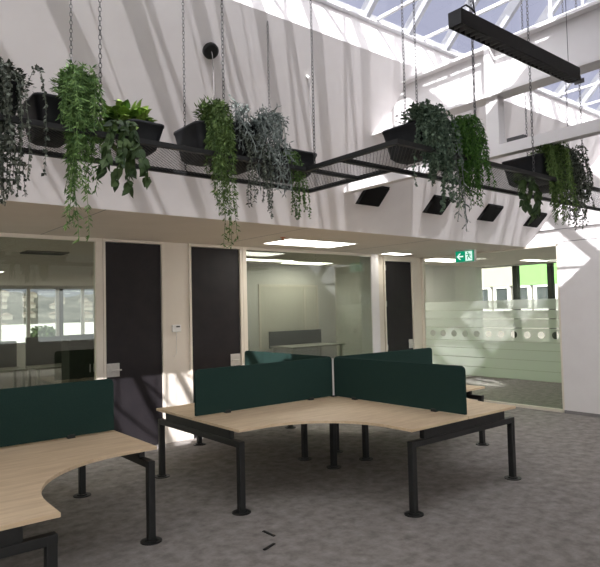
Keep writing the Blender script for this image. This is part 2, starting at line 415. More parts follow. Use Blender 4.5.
def make_pod(loc, label):
    root = thing('workstation', label, 'desk', loc, 'four-way desk clusters')
    g = 0.008; L = 1.84; F = 1.80; D = 0.8; R = 0.8
    for k in range(4):
        poly = [(g, g), (L, g), (L, D), (D+R, D)]
        for i in range(1, 16):
            a = math.radians(-90 - 90*i/16); poly.append((D+R + R*math.cos(a), D+R + R*math.sin(a)))
        poly += [(D, D+R), (D, L), (g, L)]
        bm = bmesh.new(); prism(bm, poly, 'z', 0.695, 0.72); rot_bm(bm, k)
        obj('desktop', bm, M['oak'] if True else M['oakx'], root, 0.002, seg=1)
    for k in range(4):
        bm = bmesh.new(); rounded_plate(bm, 0.03, 1.815, 0.733, 1.18, 0.045, 0.03); rot_bm(bm, k)
        s = obj('privacy_screen', bm, M['green'], root, 0.004)
        for u in (0.35, 1.45):
            bm = bmesh.new(); box(bm, u-0.03, u+0.03, -0.022, 0.022, 0.721, 0.75)
            rot_bm(bm, k); obj('clamp', bm, M['black'], s)
        bm = bmesh.new()
        box(bm, F-0.028, F+0.028, -0.79, 0.79, 0.555, 0.61); rot_bm(bm, k)
        obj('crossbeam', bm, M['black'], root, 0.006)
        for bx in ((0.34, F-0.03, -0.29, -0.24, 0.61, 0.694), (0.34, F-0.03, 0.24, 0.29, 0.61, 0.694), (F-0.028, F+0.02, -0.62, 0.62, 0.611, 0.694)):
            bm = bmesh.new(); box(bm, *bx); rot_bm(bm, k)
            obj('support_rail', bm, M['black'], root)
        bm = bmesh.new()
        box(bm, 0.45, 1.65, -0.11, 0.11, 0.55, 0.556); box(bm, 0.45, 1.65, -0.11, -0.104, 0.556, 0.62); box(bm, 0.45, 1.65, 0.104, 0.11, 0.556, 0.62)
        box(bm, 0.6, 0.63, -0.28, 0.28, 0.60, 0.62); box(bm, 1.4, 1.43, -0.28, 0.28, 0.60, 0.62)
        rot_bm(bm, k); obj('cable_tray', bm, M['black'], root)
    def leg(x, y, top, half=0.029):
        bm = bmesh.new(); box(bm, x-half, x+half, y-half, y+half, 0.010, top)
        l = obj('leg', bm, M['black'], root, 0.008)
        bm = bmesh.new(); cyl(bm, (x, y), 0.082, 0.0, 0.008, 24); cyl(bm, (x, y), 0.05, 0.008, 0.02, 20)
        obj('foot_plate', bm, M['black'], l, smooth=False)
    for k in range(4):
        for v in (-0.76, 0.76):
            x, y = rot((F, v), k); leg(x, y, 0.605)
        x, y = rot((0.25, 0.25), k); leg(x, y, 0.695)
        bm = bmesh.new(); box(bm, 0.21, 0.36, 0.21, 0.36, 0.672, 0.695); rot_bm(bm, k); obj('bracket', bm, M['black'], root)
    bm = bmesh.new(); cyl(bm, (0, 0), 0.011, 0.735, 1.16, 12); p = obj('centre_post', bm, M['plastic'], root, smooth=False)
    p['label'] = 'slim white post between the four screens'
    bm = bmesh.new(); box(bm, -0.03, 0.03, -0.03, 0.03, 0.72, 0.736); obj('post_base', bm, M['black'], p, 0.003)
    return root

make_pod((4.655, 5.12, 0), 'whole oak and black four-way workstation with green screens in the middle of the carpet')
make_pod((0.19, 5.06, 0), 'oak and black workstation with green screen cut off by the left edge of the photo')

# ------------------------------------------------------------------ hanging mesh shelf with chains
ZT = 2.75
XI, XO = 2.72, 3.24           # inner / outer rail of the linking run
NY, FY = 3.22, 3.80           # near / far rail of the left run
NY2, FY2 = 2.36, 2.87         # near / far rail of the right run
XL, XRR = -1.6, 8.6
shelf = thing('hanging_shelf', 'black metal mesh shelf hung on chains under the skylight', 'hanging shelf', (0, 0, ZT))
def rail(a, b):
    bm = bmesh.new(); beam(bm, (*a, 0), (*b, 0), 0.03, 0.03); return obj('rail', bm, M['black'], shelf)
rail((XL, NY), (XI, NY)); rail((XL, FY), (XO+0.015, FY)); rail((XO, FY), (XO, FY2)); rail((XI, NY), (XI, NY2-0.015))
rail((XI, NY2), (XRR, NY2)); rail((XO, FY2), (XRR, FY2)); rail((XI, NY), (XO, NY)); rail((XI, FY2), (XO, FY2))
rail((XL, NY), (XL, FY)); rail((XRR, NY2), (XRR, FY2))
def mesh_panel(x0, x1, y0, y1):
    """expanded metal: diamond strands clipped to the panel, real strips"""
    bm = bmesh.new(); p = 0.032; w = 0.0013; sl = 1.0
    h = y1 - y0
    n = int((x1-x0+h)/p) + 1
    for s in (1, -1):
        for i in range(n):
            xa = x0 - h + i*p if s == 1 else x0 + i*p
            a = Vector((xa, y0, 0)); b = Vector((xa + s*h*sl, y1, 0))
            pa, pb = a.copy(), b.copy()
            d = b - a
            lo, hi = 0.0, 1.0
            for lim, sg in ((x0, 1), (x1, -1)):
                fa = (a.x-lim)*sg; fb = (b.x-lim)*sg
                if fa < 0 and fb < 0: lo, hi = 1, 0
                elif fa < 0: lo = max(lo, fa/(fa-fb))
                elif fb < 0: hi = min(hi, fa/(fa-fb))
            if hi - lo < 0.01: continue
            pa = a + d*lo; pb = a + d*hi
            q = Vector((-d.y, d.x, 0)).normalized()*w
            vs = [bm.verts.new(pt + q*e + Vector((0, 0, zz))) for zz in (-0.0008, 0.0008) for pt, e in ((pa, -1), (pb, -1), (pb, 1), (pa, 1))]
            bm.faces.new(vs[0:4]); bm.faces.new(vs[7:3:-1])
            bm.faces.new((vs[0], vs[1], vs[5], vs[4])); bm.faces.new((vs[2], vs[3], vs[7], vs[6]))
    return obj('mesh_tray', bm, M['mesh'], shelf)
mesh_panel(XL, XO, NY, FY); mesh_panel(XI, XO, FY2, NY); mesh_panel(XI, XRR, NY2, FY2)
def roof_z(y):
    if y > YK: return ZC + (YE - y)
    return ZS + 0.02 + (YK-y) if y > YR else ZS + 0.02 + (y-YO)
def chain_bm(length):
    bm = bmesh.new(); pitch = 0.027; n = int(length/pitch); L = 0.017; r = 0.0085; wr = 0.0023
    for i in range(n+1):
        z = i*pitch; rings = []
        for k in range(10):
            a = 2*PI*k/10
            c = Vector((r*math.cos(a), 0, L*math.sin(a))); nrm = Vector((math.cos(a), 0, math.sin(a)*0.9)).normalized()
            ring = []
            for q in range(4):
                b = PI/4 + q*PI/2
                pnt = c + nrm*wr*math.cos(b) + Vector((0, 1, 0))*wr*math.sin(b)
                if i % 2: pnt = Vector((-pnt.y, pnt.x, pnt.z))
                ring.append(bm.verts.new(pnt + Vector((0, 0, z))))
            rings.append(ring)
        for k in range(10):
            A, B = rings[k], rings[(k+1) % 10]
            for q in range(4): bm.faces.new((A[q], B[q], B[(q+1) % 4], A[(q+1) % 4]))
    return bm
chain_src = {}
def chain(x, y):
    if y not in chain_src:
        chain_src[y] = obj('chain', chain_bm(roof_z(y) - ZT - 0.03), M['chain'], shelf)
        c = chain_src[y]
    else:
        c = chain_src[y].copy(); COL.objects.link(c)
    c.location = (x, y, 0.015)
for x in (-0.40, 0.41, 1.22, 2.03, 2.80):
    chain(x, NY); chain(x+0.03, FY)
for x in (3.55, 4.31, 5.14, 5.95, 6.75, 7.55):
    chain(x, NY2); chain(x, FY2)
chain(3.41, FY2)

# ------------------------------------------------------------------ planters
def pot_bm(wt, dt, wb, db, h, th=0.012):
    def ringpts(w, d, r, z):
        out = []
        for cx, cy, a0 in ((w/2-r, d/2-r, 0), (-w/2+r, d/2-r, 90), (-w/2+r, -d/2+r, 180), (w/2-r, -d/2+r, 270)):
            for i in range(5):
                a = math.radians(a0 + 22.5*i); out.append((cx+r*math.cos(a), cy+r*math.sin(a), z))
        return out
    bm = bmesh.new()
    prof = [(wb-0.05, db-0.05, 0.03, 0.0), (wb, db, 0.04, 0.022), (wb+(wt-wb)*0.5, db+(dt-db)*0.5, 0.045, h*0.5), (wt, dt, 0.045, h-0.02), (wt+0.012, dt+0.012, 0.05, h-0.015), (wt+0.012, dt+0.012, 0.05, h), (wt-2*th, dt-2*th, 0.036, h), (wt-2*th-0.01, dt-2*th-0.01, 0.035, h-0.05)]
    rings = [[bm.verts.new(p) for p in ringpts(*q)] for q in prof]
    for a, b in zip(rings, rings[1:]):
        n = len(a)
        for i in range(n): bm.faces.new((a[i], a[(i+1) % n], b[(i+1) % n], b[i]))
    bm.faces.new(rings[0][::-1]); bm.faces.new(rings[-1])
    return bm

def leaf(bm, base, d, up, L, W, kind='diamond'):
    d = d.normalized(); s = d.cross(up)
    if s.length < 1e-3: s = d.cross(Vector((1, 0, 0.3)))
    s.normalize(); n = s.cross(d)
    if kind == 'diamond':
        p = [base, base + d*L*0.45 + s*W/2 - n*W*0.12, base + d*L, base + d*L*0.45 - s*W/2 - n*W*0.12]
        v = [bm.verts.new(q) for q in p]
        bm.faces.new((v[0], v[1], v[2])); bm.faces.new((v[0], v[2], v[3]))
    else:   # heart shaped
        prof = [(0.0, 0.0), (-0.10, 0.28), (0.12, 0.50), (0.45, 0.42), (0.78, 0.18), (1.0, 0.0)]
        mid = [bm.verts.new(base + d*L*a - n*L*0.16*a*a) for a in (0.0, 0.3, 0.62)]
        tip = bm.verts.new(base + d*L - n*L*0.22)
        for sg in (1, -1):
            e = [bm.verts.new(base + d*L*a + s*sg*W*b - n*(L*0.16*a*a + W*b*0.28)) for a, b in prof[1:5]]
            bm.faces.new((mid[0], e[0], e[1])); bm.faces.new((mid[0], e[1], mid[1])); bm.faces.new((mid[1], e[1], e[2]))
            bm.faces.new((mid[1], e[2], mid[2])); bm.faces.new((mid[2], e[2], e[3])); bm.faces.new((mid[2], e[3], tip))

def strand(p0, dirv, out, rise, drop, n, wob=0.02, r=rnd):
    """a stem that rises, leans out over the rim and hangs down"""
    pts = []
    ph = r.uniform(0, 6.28); f = r.uniform(2, 5)
    for i in range(n+1):
        t = i/n
        o = out*(1-math.exp(-3.2*t))/(1-math.exp(-3.2))
        z = rise*math.sin(min(1, t*3.0)*PI/2) - (drop+rise)*max(0, t-0.16)**1.15/(0.84**1.15)
        w = wob*t
        pts.append(Vector((p0[0] + dirv[0]*o + w*math.sin(ph+f*t), p0[1] + dirv[1]*o + w*math.cos(ph*1.7+f*t), p0[2] + z)))
    return pts

def rvec(r=rnd):
    return Vector((r.uniform(-1, 1), r.uniform(-1, 1), r.uniform(-1, 1))).normalized()

def hang(bm, strands, per, L, W, droop=0.4, kind='diamond', spread=1.0, stem=0.0015, branch=None):
    for pts in strands:
        if stem: tube(bm, pts, stem, 4, False)
        for i in range(len(pts)-1):
            a, b = pts[i], pts[i+1]; ax = (b-a).normalized()
            for j in range(per):
                base = a.lerp(b, rnd.random())
                q = rvec(); q = (q - ax*q.dot(ax))
                d = q*spread + ax*0.5 + Vector((0, 0, -droop))
                l = L*rnd.uniform(0.65, 1.25)
                leaf(bm, base, d, rvec(), l, W*rnd.uniform(0.8, 1.2), kind)
                if branch:
                    e = base + d.normalized()*l*0.8
                    for _ in range(branch):
                        leaf(bm, e, d + rvec()*0.9, rvec(), l*0.7, W*0.8)

def mound(bm, c, rx, ry, rz, n, L, W, kind='diamond', updir=0.5):
    for _ in range(n):
        q = rvec(); q.z = abs(q.z)*1.0 - 0.15
        base = Vector(c) + Vector((q.x*rx*rnd.uniform(0.3, 1), q.y*ry*rnd.uniform(0.3, 1), q.z*rz*rnd.uniform(0.2, 1)))
        d = Vector((q.x, q.y, q.z*updir)) + rvec()*0.6
        leaf(bm, base, d, Vector((0, 0, 1)) + rvec()*0.5, L*rnd.uniform(0.7, 1.25), W*rnd.uniform(0.8, 1.2), kind)

def planter(x, y, label, group='potted plants on the hanging mesh shelf', wt=0.27, dt=0.36, h=0.22, z=0.0):
    p = thing('potted_plant', label, 'plant', (x, y, ZT+0.016+z), group)
    obj('pot', pot_bm(wt, dt, wt-0.07, dt-0.07, h), M['pot'], p, smooth=True)
    boxes('soil', M['soil'], [(-wt/2+0.03, wt/2-0.03, -dt/2+0.03, dt/2-0.03, h-0.06, h-0.035)], p)
    return p
def fol(bm, m, p, name='foliage'): return obj(name, bm, m, p)

HP = 0.22
YC = 3.50; YC2 = 2.62
U = rnd.uniform
def curtain(n, xa, xb, ya, yb, z, dx, out, rise, drop, seg=16, wob=0.02):
    return [strand((U(xa, xb), U(ya, yb), z), (U(*dx), -1), U(*out), U(*rise), U(*drop), seg, wob) for _ in range(n)]
# P0 : dark speckled trailing plant at the left edge
p = planter(0.71, 3.50, 'dark speckled trailing plant in a charcoal pot at the left edge of the photo')
bm = bmesh.new()
st = curtain(52, -0.12, 0.16, -0.2, -0.05, HP-0.02, (-0.3, 0.3), (0.06, 0.22), (0.03, 0.16), (0.40, 0.66))
hang(bm, st, 5, 0.024, 0.018)
mound(bm, (0.03, -0.07, HP+0.02), 0.18, 0.18, 0.14, 480, 0.028, 0.021)
fol(bm, M['dusk'], p)
# P1 : bright green fern falling far below the shelf
p = planter(1.06, 3.58, 'charcoal pot of bright green fern hanging in a long thick curtain, second from left')
bm = bmesh.new()
st = curtain(64, 0.0, 0.13, -0.26, -0.12, HP+0.02, (-0.25, 0.25), (0.08, 0.20), (0.04, 0.17), (0.12, 0.42))
st += curtain(13, 0.0, 0.12, -0.22, -0.15, HP, (-0.5, 0.35), (0.10, 0.20), (0.03, 0.06), (0.42, 0.62), 18, 0.05)
st += curtain(5, 0.0, 0.05, -0.22, -0.18, HP, (-0.1, 0.1), (0.12, 0.18), (0.03, 0.06), (0.74, 0.84), 22, 0.03)
hang(bm, st, 5, 0.040, 0.010, 0.2)
mound(bm, (0.07, -0.18, HP+0.05), 0.11, 0.11, 0.15, 330, 0.05, 0.012)
fol(bm, M['fernA'], p)
# P2 : pothos
p = planter(1.60, 3.58, 'charcoal pot with a mound of broad yellow-green pothos leaves and one dangling vine', wt=0.235, dt=0.32, h=0.18)
bm = bmesh.new()
mound(bm, (-0.06, 0.04, 0.20), 0.17, 0.15, 0.19, 170, 0.080, 0.070, 'heart')
mound(bm, (-0.22, -0.04, 0.06), 0.09, 0.14, 0.12, 40, 0.065, 0.055, 'heart')
fol(bm, M['pothos'], p)
bm = bmesh.new()
vs = [strand((-0.14, -0.15, 0.10), dv, U(0.29, 0.36), 0.02, dr, 14, 0.03) for dv, dr in (((-0.55, -1), 0.40), ((-0.85, -0.95), 0.36), ((-0.35, -1), 0.44), ((-0.2, -1), 0.38))]
hang(bm, vs, 2, 0.072, 0.055, 0.7, 'heart', 1.0, 0.0025)
fol(bm, M['vine'], p, 'vine')
# P3 : green fern
p = planter(2.03, YC, 'charcoal pot of fresh green fern beside the pothos, trailing to a thin tail')
bm = bmesh.new()
st = curtain(46, -0.10, 0.03, -0.22, -0.10, HP+0.01, (-0.15, 0.2), (0.06, 0.18), (0.04, 0.17), (0.15, 0.42))
st += curtain(12, -0.10, 0.03, -0.22, -0.12, HP, (-0.2, 0.2), (0.1, 0.18), (0.04, 0.06), (0.50, 0.64), 18)
st += curtain(4, -0.02, 0.02, -0.2, -0.16, HP, (-0.05, 0.1), (0.12, 0.18), (0.04, 0.06), (0.76, 0.86), 22, 0.03)
hang(bm, st, 5, 0.034, 0.010, 0.2)
mound(bm, (-0.04, -0.16, HP+0.05), 0.10, 0.11, 0.13, 250, 0.042, 0.011)
fol(bm, M['fernC'], p)
# P4 : silver grey
p = planter(2.34, 3.56, 'charcoal pot of silver-grey forked trailing foliage, left of the small corner pot', wt=0.32, dt=0.44, h=0.27)
bm = bmesh.new()
st = curtain(28, 0.02, 0.12, -0.26, -0.12, 0.25, (-0.3, 0.35), (0.06, 0.24), (0.06, 0.17), (0.10, 0.50), 13, 0.05)
st += [strand((U(-0.12, -0.02), -0.16, 0.25), (U(-0.5, 0.1), -1), U(0.06, 0.16), U(0.12, 0.2), U(0.0, 0.22), 9, 0.05) for _ in range(6)]
hang(bm, st, 2, 0.046, 0.011, 0.15, 'diamond', 0.8, 0.003, branch=2)
fol(bm, M['silver'], p)
bm = bmesh.new()
st = curtain(9, -0.14, 0.05, -0.24, -0.2, HP-0.05, (-0.1, 0.1), (0.13, 0.2), (0, 0.01), (0.42, 0.62), 20, 0.02)
hang(bm, st, 7, 0.020, 0.010, 0.2)
q = fol(bm, M['dusk'], p, 'vine'); q['label'] = 'darker small-leaved strands hanging below the shelf'
# P5 : small pot at the corner
p = planter(2.82, 3.60, 'low charcoal pot at the shelf corner with short green tuft and stringy strands', dt=0.40, wt=0.36, h=0.18)
bm = bmesh.new()
mound(bm, (-0.13, -0.02, 0.14), 0.09, 0.14, 0.10, 260, 0.035, 0.009)
fol(bm, M['fernB'], p)
bm = bmesh.new()
st = curtain(11, -0.21, -0.11, -0.2, -0.17, 0.12, (-0.1, 0.1), (0.12, 0.2), (0.01, 0.03), (0.34, 0.50), 18, 0.02)
hang(bm, st, 7, 0.018, 0.012, 0.2)
fol(bm, M['pearl'], p, 'vine')
# P6 : blue-green ivy
p = planter(3.21, 2.64, 'charcoal pot of dense blue-green small-leaved ivy, first on the right-hand run')
bm = bmesh.new()
st = curtain(56, -0.17, -0.02, -0.22, -0.06, HP, (-0.2, 0.35), (0.06, 0.22), (0.03, 0.15), (0.15, 0.46), 16, 0.03)
st += curtain(10, -0.10, -0.03, -0.2, -0.14, HP, (0.05, 0.25), (0.12, 0.2), (0.04, 0.06), (0.55, 0.70), 18, 0.03)
hang(bm, st, 6, 0.024, 0.018, 0.25)
mound(bm, (-0.08, -0.12, HP+0.02), 0.15, 0.16, 0.12, 420, 0.028, 0.02)
fol(bm, M['ivy'], p)
bm = bmesh.new()
st = [strand((0.02, -0.16, HP-0.02), (0.35, -1), U(0.12, 0.2), 0.02, U(0.62, 0.74), 14, 0.03) for _ in range(3)]
hang(bm, st, 2, 0.045, 0.012, 0.3, 'diamond', 0.8, 0.0025, branch=1)
fol(bm, M['silver'], p, 'vine')
# P7 : grass green
p = planter(3.66, 2.62, 'charcoal pot of vivid grass-green weeping foliage, right of the blue-green ivy', wt=0.30, h=0.20)
bm = bmesh.new()
st = curtain(64, -0.26, -0.11, -0.22, -0.10, 0.19, (-0.15, 0.15), (0.06, 0.18), (0.03, 0.14), (0.25, 0.54), 18)
hang(bm, st, 6, 0.030, 0.008, 0.35)
mound(bm, (-0.18, -0.16, 0.21), 0.09, 0.11, 0.12, 240, 0.035, 0.009)
fol(bm, M['fernB'], p)
# P8 : fern plus heart leaf vine
p = planter(4.76, 2.64, 'charcoal pot with feathery olive fern at one side and a heart-leaved vine dangling below', wt=0.30, dt=0.38)
bm = bmesh.new()
st = curtain(46, -0.13, 0.03, -0.24, -0.12, HP, (-0.1, 0.2), (0.05, 0.18), (0.02, 0.13), (0.28, 0.60))
hang(bm, st, 5, 0.034, 0.010, 0.25)
mound(bm, (-0.07, -0.16, HP+0.01), 0.12, 0.10, 0.07, 260, 0.045, 0.010)
fol(bm, M['fernC'], p)
bm = bmesh.new()
vs = [strand((-0.36, -0.02, 0.02), (-0.05, -1), 0.14, 0.0, 0.26, 9, 0.05), strand((-0.28, -0.04, 0.02), (0.1, -1), 0.16, 0.0, 0.36, 11, 0.05), strand((-0.24, -0.06, 0.02), (-0.1, -1), 0.12, 0.0, 0.30, 9, 0.05)]
hang(bm, vs, 2, 0.075, 0.06, 0.7, 'heart', 1.0, 0.0025)
fol(bm, M['vine'], p, 'vine')
# P9 : dark leaf
p = planter(5.16, 2.66, 'charcoal pot of dark blue-green small leaves trailing at the right end of the shelf', wt=0.27)
bm = bmesh.new()
st = curtain(42, -0.20, -0.05, -0.24, -0.10, HP, (-0.2, 0.15), (0.06, 0.2), (0.03, 0.15), (0.25, 0.62), 16, 0.03)
hang(bm, st, 6, 0.024, 0.016, 0.25)
mound(bm, (-0.13, -0.16, HP+0.03), 0.11, 0.12, 0.13, 280, 0.028, 0.018)
fol(bm, M['dusk'], p)

# ------------------------------------------------------------------ pendant light
t_ = thing('pendant_light', 'long black linear pendant light hanging under the skylight', 'lamp', (2.70, 1.86, 3.285))
LL = 1.37
boxes('housing', M['black'], [(0, LL, 0, 0.008, 0, 0.085), (0, LL, 0.077, 0.085, 0, 0.085), (0, LL, 0.008, 0.077, 0.05, 0.085), (0, 0.01, 0.008, 0.077, 0, 0.05), (LL-0.01, LL, 0.008, 0.077, 0, 0.05)], t_)
lv = boxes('diffuser', M['louvre'], [(0.01, LL-0.01, 0.008, 0.077, 0.035, 0.05)], t_); lv['label'] = 'dark grey backing behind the cross blades'
b0 = boxes('louvre_blade', M['louvre'], [(0, 0.006, 0.008, 0.077, 0.002, 0.035)], lv); b0.location.x = 0.04
for i in range(1, 29):
    c = b0.copy(); COL.objects.link(c); c.location.x = 0.04+i*0.05
for xx in (0.14, LL-0.08):
    bm = bmesh.new(); tube(bm, [(xx, 0.042, 0.085), (xx, 0.042, roof_z(1.90)-3.28)], 0.0022, 5); obj('suspension_wire', bm, M['chain'], t_)
bm = bmesh.new(); tube(bm, [(0.06, 0.042, 0.085), (0.07, 0.042, 0.125), (0.11, 0.042, 0.15), (0.17, 0.042, 0.145), (0.20, 0.042, 0.125), (0.185, 0.042, 0.16), (0.17, 0.042, 0.3), (0.16, 0.042, roof_z(1.9)-3.28)], 0.005, 6); obj('power_cable', bm, M['black'], t_)

# ------------------------------------------------------------------ small things on the sloped wall
nrm = Vector((0, -1, -1)).normalized(); sl = Vector((0, -1, 1)).normalized()
def on_slope(y): return ZC + (YE - y)
def slope_box(bm, x0, x1, s0, s1, n0, n1):
    """s runs up the slope, n stands off it"""
    vs = []
    for n in (n0, n1):
        for x, s in ((x0, s0), (x1, s0), (x1, s1), (x0, s1)): vs.append(bm.verts.new(Vector((x, 0, 0)) + sl*s + nrm*n))
    for f in ((0,3,2,1),(4,5,6,7),(0,1,5,4),(1,2,6,5),(2,3,7,6),(3,0,4,7)): bm.faces.new([vs[i] for i in f])
lab = ['black square panel on the sloped white wall, leftmost of four, by the shelf corner', 'black square panel on the sloped white wall half hidden behind the blue-green ivy', 'black square panel on the sloped white wall left of the exit sign-side vine, fully in view', 'black square panel on the sloped white wall behind the dangling heart-leaved vine']
lab[2] = 'black square panel on the sloped white wall, fully in view above the exit sign'
for i, xc in enumerate((5.10, 6.33, 7.55, 8.80)):
    w = thing('wall_panel', lab[i], 'wall panel', (xc, 4.83, on_slope(4.83)), 'black square panels on the sloped wall')
    bm = bmesh.new(); slope_box(bm, -0.18, 0.18, -0.13, 0.13, 0.012, 0.03); obj('panel_face', bm, M['blackmat'], w)
    bm = bmesh.new(); slope_box(bm, -0.19, 0.19, -0.145, 0.14, 0.0, 0.012); obj('panel_frame', bm, M['blackmat'], w)
r_ = thing('ceiling_rose', 'round black mount with a thin white cable on the sloped wall', 'cable mount', (2.436, 4.056, on_slope(4.056)))
bm = bmesh.new()
tube(bm, [Vector((0,0,0)), nrm*0.03, nrm*0.036], [0.065, 0.065, 0.052], 24); obj('mount', bm, M['black'], r_)
bm = bmesh.new(); tube(bm, [nrm*0.036 + Vector((0, 0, 0)), nrm*0.05 + Vector((0.0, 0, -0.02)), nrm*0.055 + Vector((0.004, 0, -0.12)), Vector((0.012, -0.04, -0.78))], 0.0035, 6); obj('cable', bm, M['groove'], r_)
c_ = thing('wall_hook', 'thin white cable hanging from a hook on the sloped wall above the corner pot', 'cable', (3.444, 4.038, on_slope(4.038)))
bm = bmesh.new(); tube(bm, [Vector((0,0,0)), nrm*0.04], 0.011, 10); obj('hook', bm, M['plastic'], c_)
bm = bmesh.new(); tube(bm, [nrm*0.035 + Vector((0,0,0.01)), nrm*0.04 + Vector((0.002, 0, -0.1)), Vector((0.01, -0.04, -0.70))], 0.0035, 6); obj('cable', bm, M['groove'], c_)
tag(boxes('junction_box', M['chain'], [(XM-0.03, XM+0.03, 2.62, 2.78, 3.151, 3.19)], None, 0.004), 'small grey box lying on the slim white lower beam', 'junction box')

# ------------------------------------------------------------------ lamps in the ceilings
def panel(x0, x1, y0, y1, label, m='lamp', group='recessed ceiling light panels'):
    p = thing('ceiling_light', label, 'lamp', ((x0+x1)/2, (y0+y1)/2, ZC), group)
    a, b = (x1-x0)/2, (y1-y0)/2
    boxes('light_frame', M['plastic'], [(-a, a, -b, -b+0.015, -0.006, 0), (-a, a, b-0.015, b, -0.006, 0), (-a, -a+0.015, -b+0.015, b-0.015, -0.006, 0), (a-0.015, a, -b+0.015, b-0.015, -0.006, 0)], p)
    boxes('diffuser', M[m], [(-a+0.015, a-0.015, -b+0.015, b-0.015, -0.004, 0)], p)
panel(4.88, 6.16, 6.16, 6.80, 'large bright rectangular ceiling light in front of the middle glass pane')
panel(7.72, 8.30, 6.90, 7.20, 'small ceiling light in front of the third black door', 'lamp2')
panel(9.5, 10.7, 7.3, 7.9, 'ceiling light of the side office just behind the right glass partition', 'lamp2')
panel(11.8, 12.6, 6.6, 6.9, 'ceiling light of the side office seen far back through the right glass', 'lamp2')
panel(7.3, 8.4, 9.1, 9.6, 'ceiling light of the middle office seen through the middle glass pane', 'lamp2')
panel(6.0, 7.2, 8.9, 9.3, 'added ceiling light brightening the middle office, left of its twin', 'lamp2')  # extra panel added to lighten the middle office
panel(2.2, 3.1, 13.7, 14.4, 'ceiling light far inside the left office at the left edge of the photo', 'lamp2')
for yy in (9.0, 11.5, 14.0, 17.0): panel(-0.8, 0.8, yy, yy+1.2, 'added unseen ceiling light brightening the left office, away from the glass', 'lamp2')  # out-of-view panels added to brighten the left office
for yy in (11.5, 15.0, 18.0): panel(7.6, 9.2, yy, yy+1.2, 'added unseen ceiling light brightening the left office, away from the glass', 'lamp2')  # more added panels, hidden from the camera, lifting the same office
tag(boxes('air_vent', M['dark'], [(2.35, 2.95, 9.10, 9.5, ZC-0.02, ZC)]), 'dark slot air vent in the ceiling of the left office', 'vent')
s_ = thing('sprinkler_head', 'small orange ceiling sprinkler beside the bright ceiling light', 'sprinkler', (4.72, 6.10, ZC+0.004))
bm = bmesh.new(); cyl(bm, (0, 0), 0.035, -0.012, 0, 16); obj('escutcheon', bm, M['orange'], s_)
bm = bmesh.new(); cyl(bm, (0, 0), 0.012, -0.045, -0.012, 10); cyl(bm, (0, 0), 0.022, -0.05, -0.045, 12); obj('nozzle', bm, M['orange'], s_)

for i, xc in enumerate((-0.4, 2.02, 4.42, 6.82)): struct(boxes('trim_%d' % (i+4), M['groove'], [(xc-0.004, xc+0.004, YE+0.01, YA-0.05, ZC-0.001, ZC+0.002)]))
# ------------------------------------------------------------------ exit sign
e_ = thing('exit_sign', 'green exit sign with white arrow and running figure under the ceiling', 'sign', (8.55, 6.00, ZC))
boxes('sign_body', M['plastic'], [(0, 0.06, -0.20, 0.185, -0.215, -0.012)], e_, 0.004)
boxes('bracket', M['plastic'], [(0.015, 0.045, -0.10, 0.10, -0.012, 0)], e_)
boxes('sign_face', M['signgreen'], [(-0.004, 0, -0.19, 0.175, -0.207, -0.02)], e_)
bm = bmesh.new()   # arrow pointing left (+Y is left as seen)
ar = [(0.150, -0.113), (0.085, -0.060), (0.085, -0.060-0.022), (0.110, -0.101), (0.018, -0.101), (0.018, -0.125), (0.110, -0.125), (0.085, -0.144), (0.085, -0.166)]
prism(bm, [(0.150, -0.113), (0.092, -0.058), (0.064, -0.058), (0.105, -0.101), (0.018, -0.101), (0.018, -0.125), (0.105, -0.125), (0.064, -0.168), (0.092, -0.168)], 'x', -0.006, -0.004)
obj('arrow', bm, M['signwhite'], e_)
dw = boxes('doorway', M['signwhite'], [(-0.006, -0.004, -0.160, -0.025, -0.195, -0.032)], e_)
bm = bmesh.new()   # running figure, green on the white doorway
cyc = [( -0.078 + 0.013*math.cos(a*PI/6), -0.055 + 0.013*math.sin(a*PI/6)) for a in range(12)]
prism(bm, cyc, 'x', -0.008, -0.006)
def limb(a, b, w):
    d = Vector((b[0]-a[0], b[1]-a[1])); n = Vector((-d.y, d.x)).normalized()*w/2
    prism(bm, [(a[0]+n.x, a[1]+n.y), (b[0]+n.x, b[1]+n.y), (b[0]-n.x, b[1]-n.y), (a[0]-n.x, a[1]-n.y)], 'x', -0.008, -0.006)
limb((-0.088, -0.072), (-0.100, -0.122), 0.026)
limb((-0.086, -0.078), (-0.056, -0.092), 0.011); limb((-0.056, -0.092), (-0.040, -0.078), 0.010)
limb((-0.092, -0.078), (-0.122, -0.086), 0.011); limb((-0.122, -0.086), (-0.130, -0.110), 0.010)
limb((-0.098, -0.118), (-0.064, -0.132), 0.014); limb((-0.064, -0.132), (-0.070, -0.172), 0.012)
limb((-0.102, -0.118), (-0.118, -0.150), 0.014); limb((-0.118, -0.150), (-0.146, -0.160), 0.012)
obj('running_figure', bm, M['signgreen'], dw)

# ------------------------------------------------------------------ wall thermostat, floor strips
h_ = thing('wall_sensor', 'small white wall box with a dark window and dangling wire on the cream column', 'wall box', (3.775, YA, 1.52))
boxes('sensor_case', M['plastic'], [(-0.065, 0.065, -0.03, 0, -0.045, 0.05)], h_, 0.006)
boxes('sensor_window', M['dark'], [(-0.01, 0.045, -0.033, -0.03, 0.015, 0.035)], h_)
bm = bmesh.new(); tube(bm, [(0, -0.015, -0.045), (0.004, -0.012, -0.12), (-0.004, -0.012, -0.25), (0.0, -0.01, -0.33), (-0.03, -0.01, -0.38), (-0.05, -0.008, -0.36)], 0.004, 6); obj('wire', bm, M['plastic'], h_)
def strip(ax, ay, bx, by, label):
    bm = bmesh.new(); c = Vector(((ax+bx)/2, (ay+by)/2, 0.004))
    beam(bm, Vector((ax, ay, 0.004)) - c, Vector((bx, by, 0.004)) - c, 0.022, 0.006)
    o = obj('floor_strip', bm, M['black']); o.location = c
    tag(o, label, 'strip', 'black strips on the carpet')
strip(2.738, 3.875, 2.742, 3.735, 'short black strip on the carpet, the farther of the two')
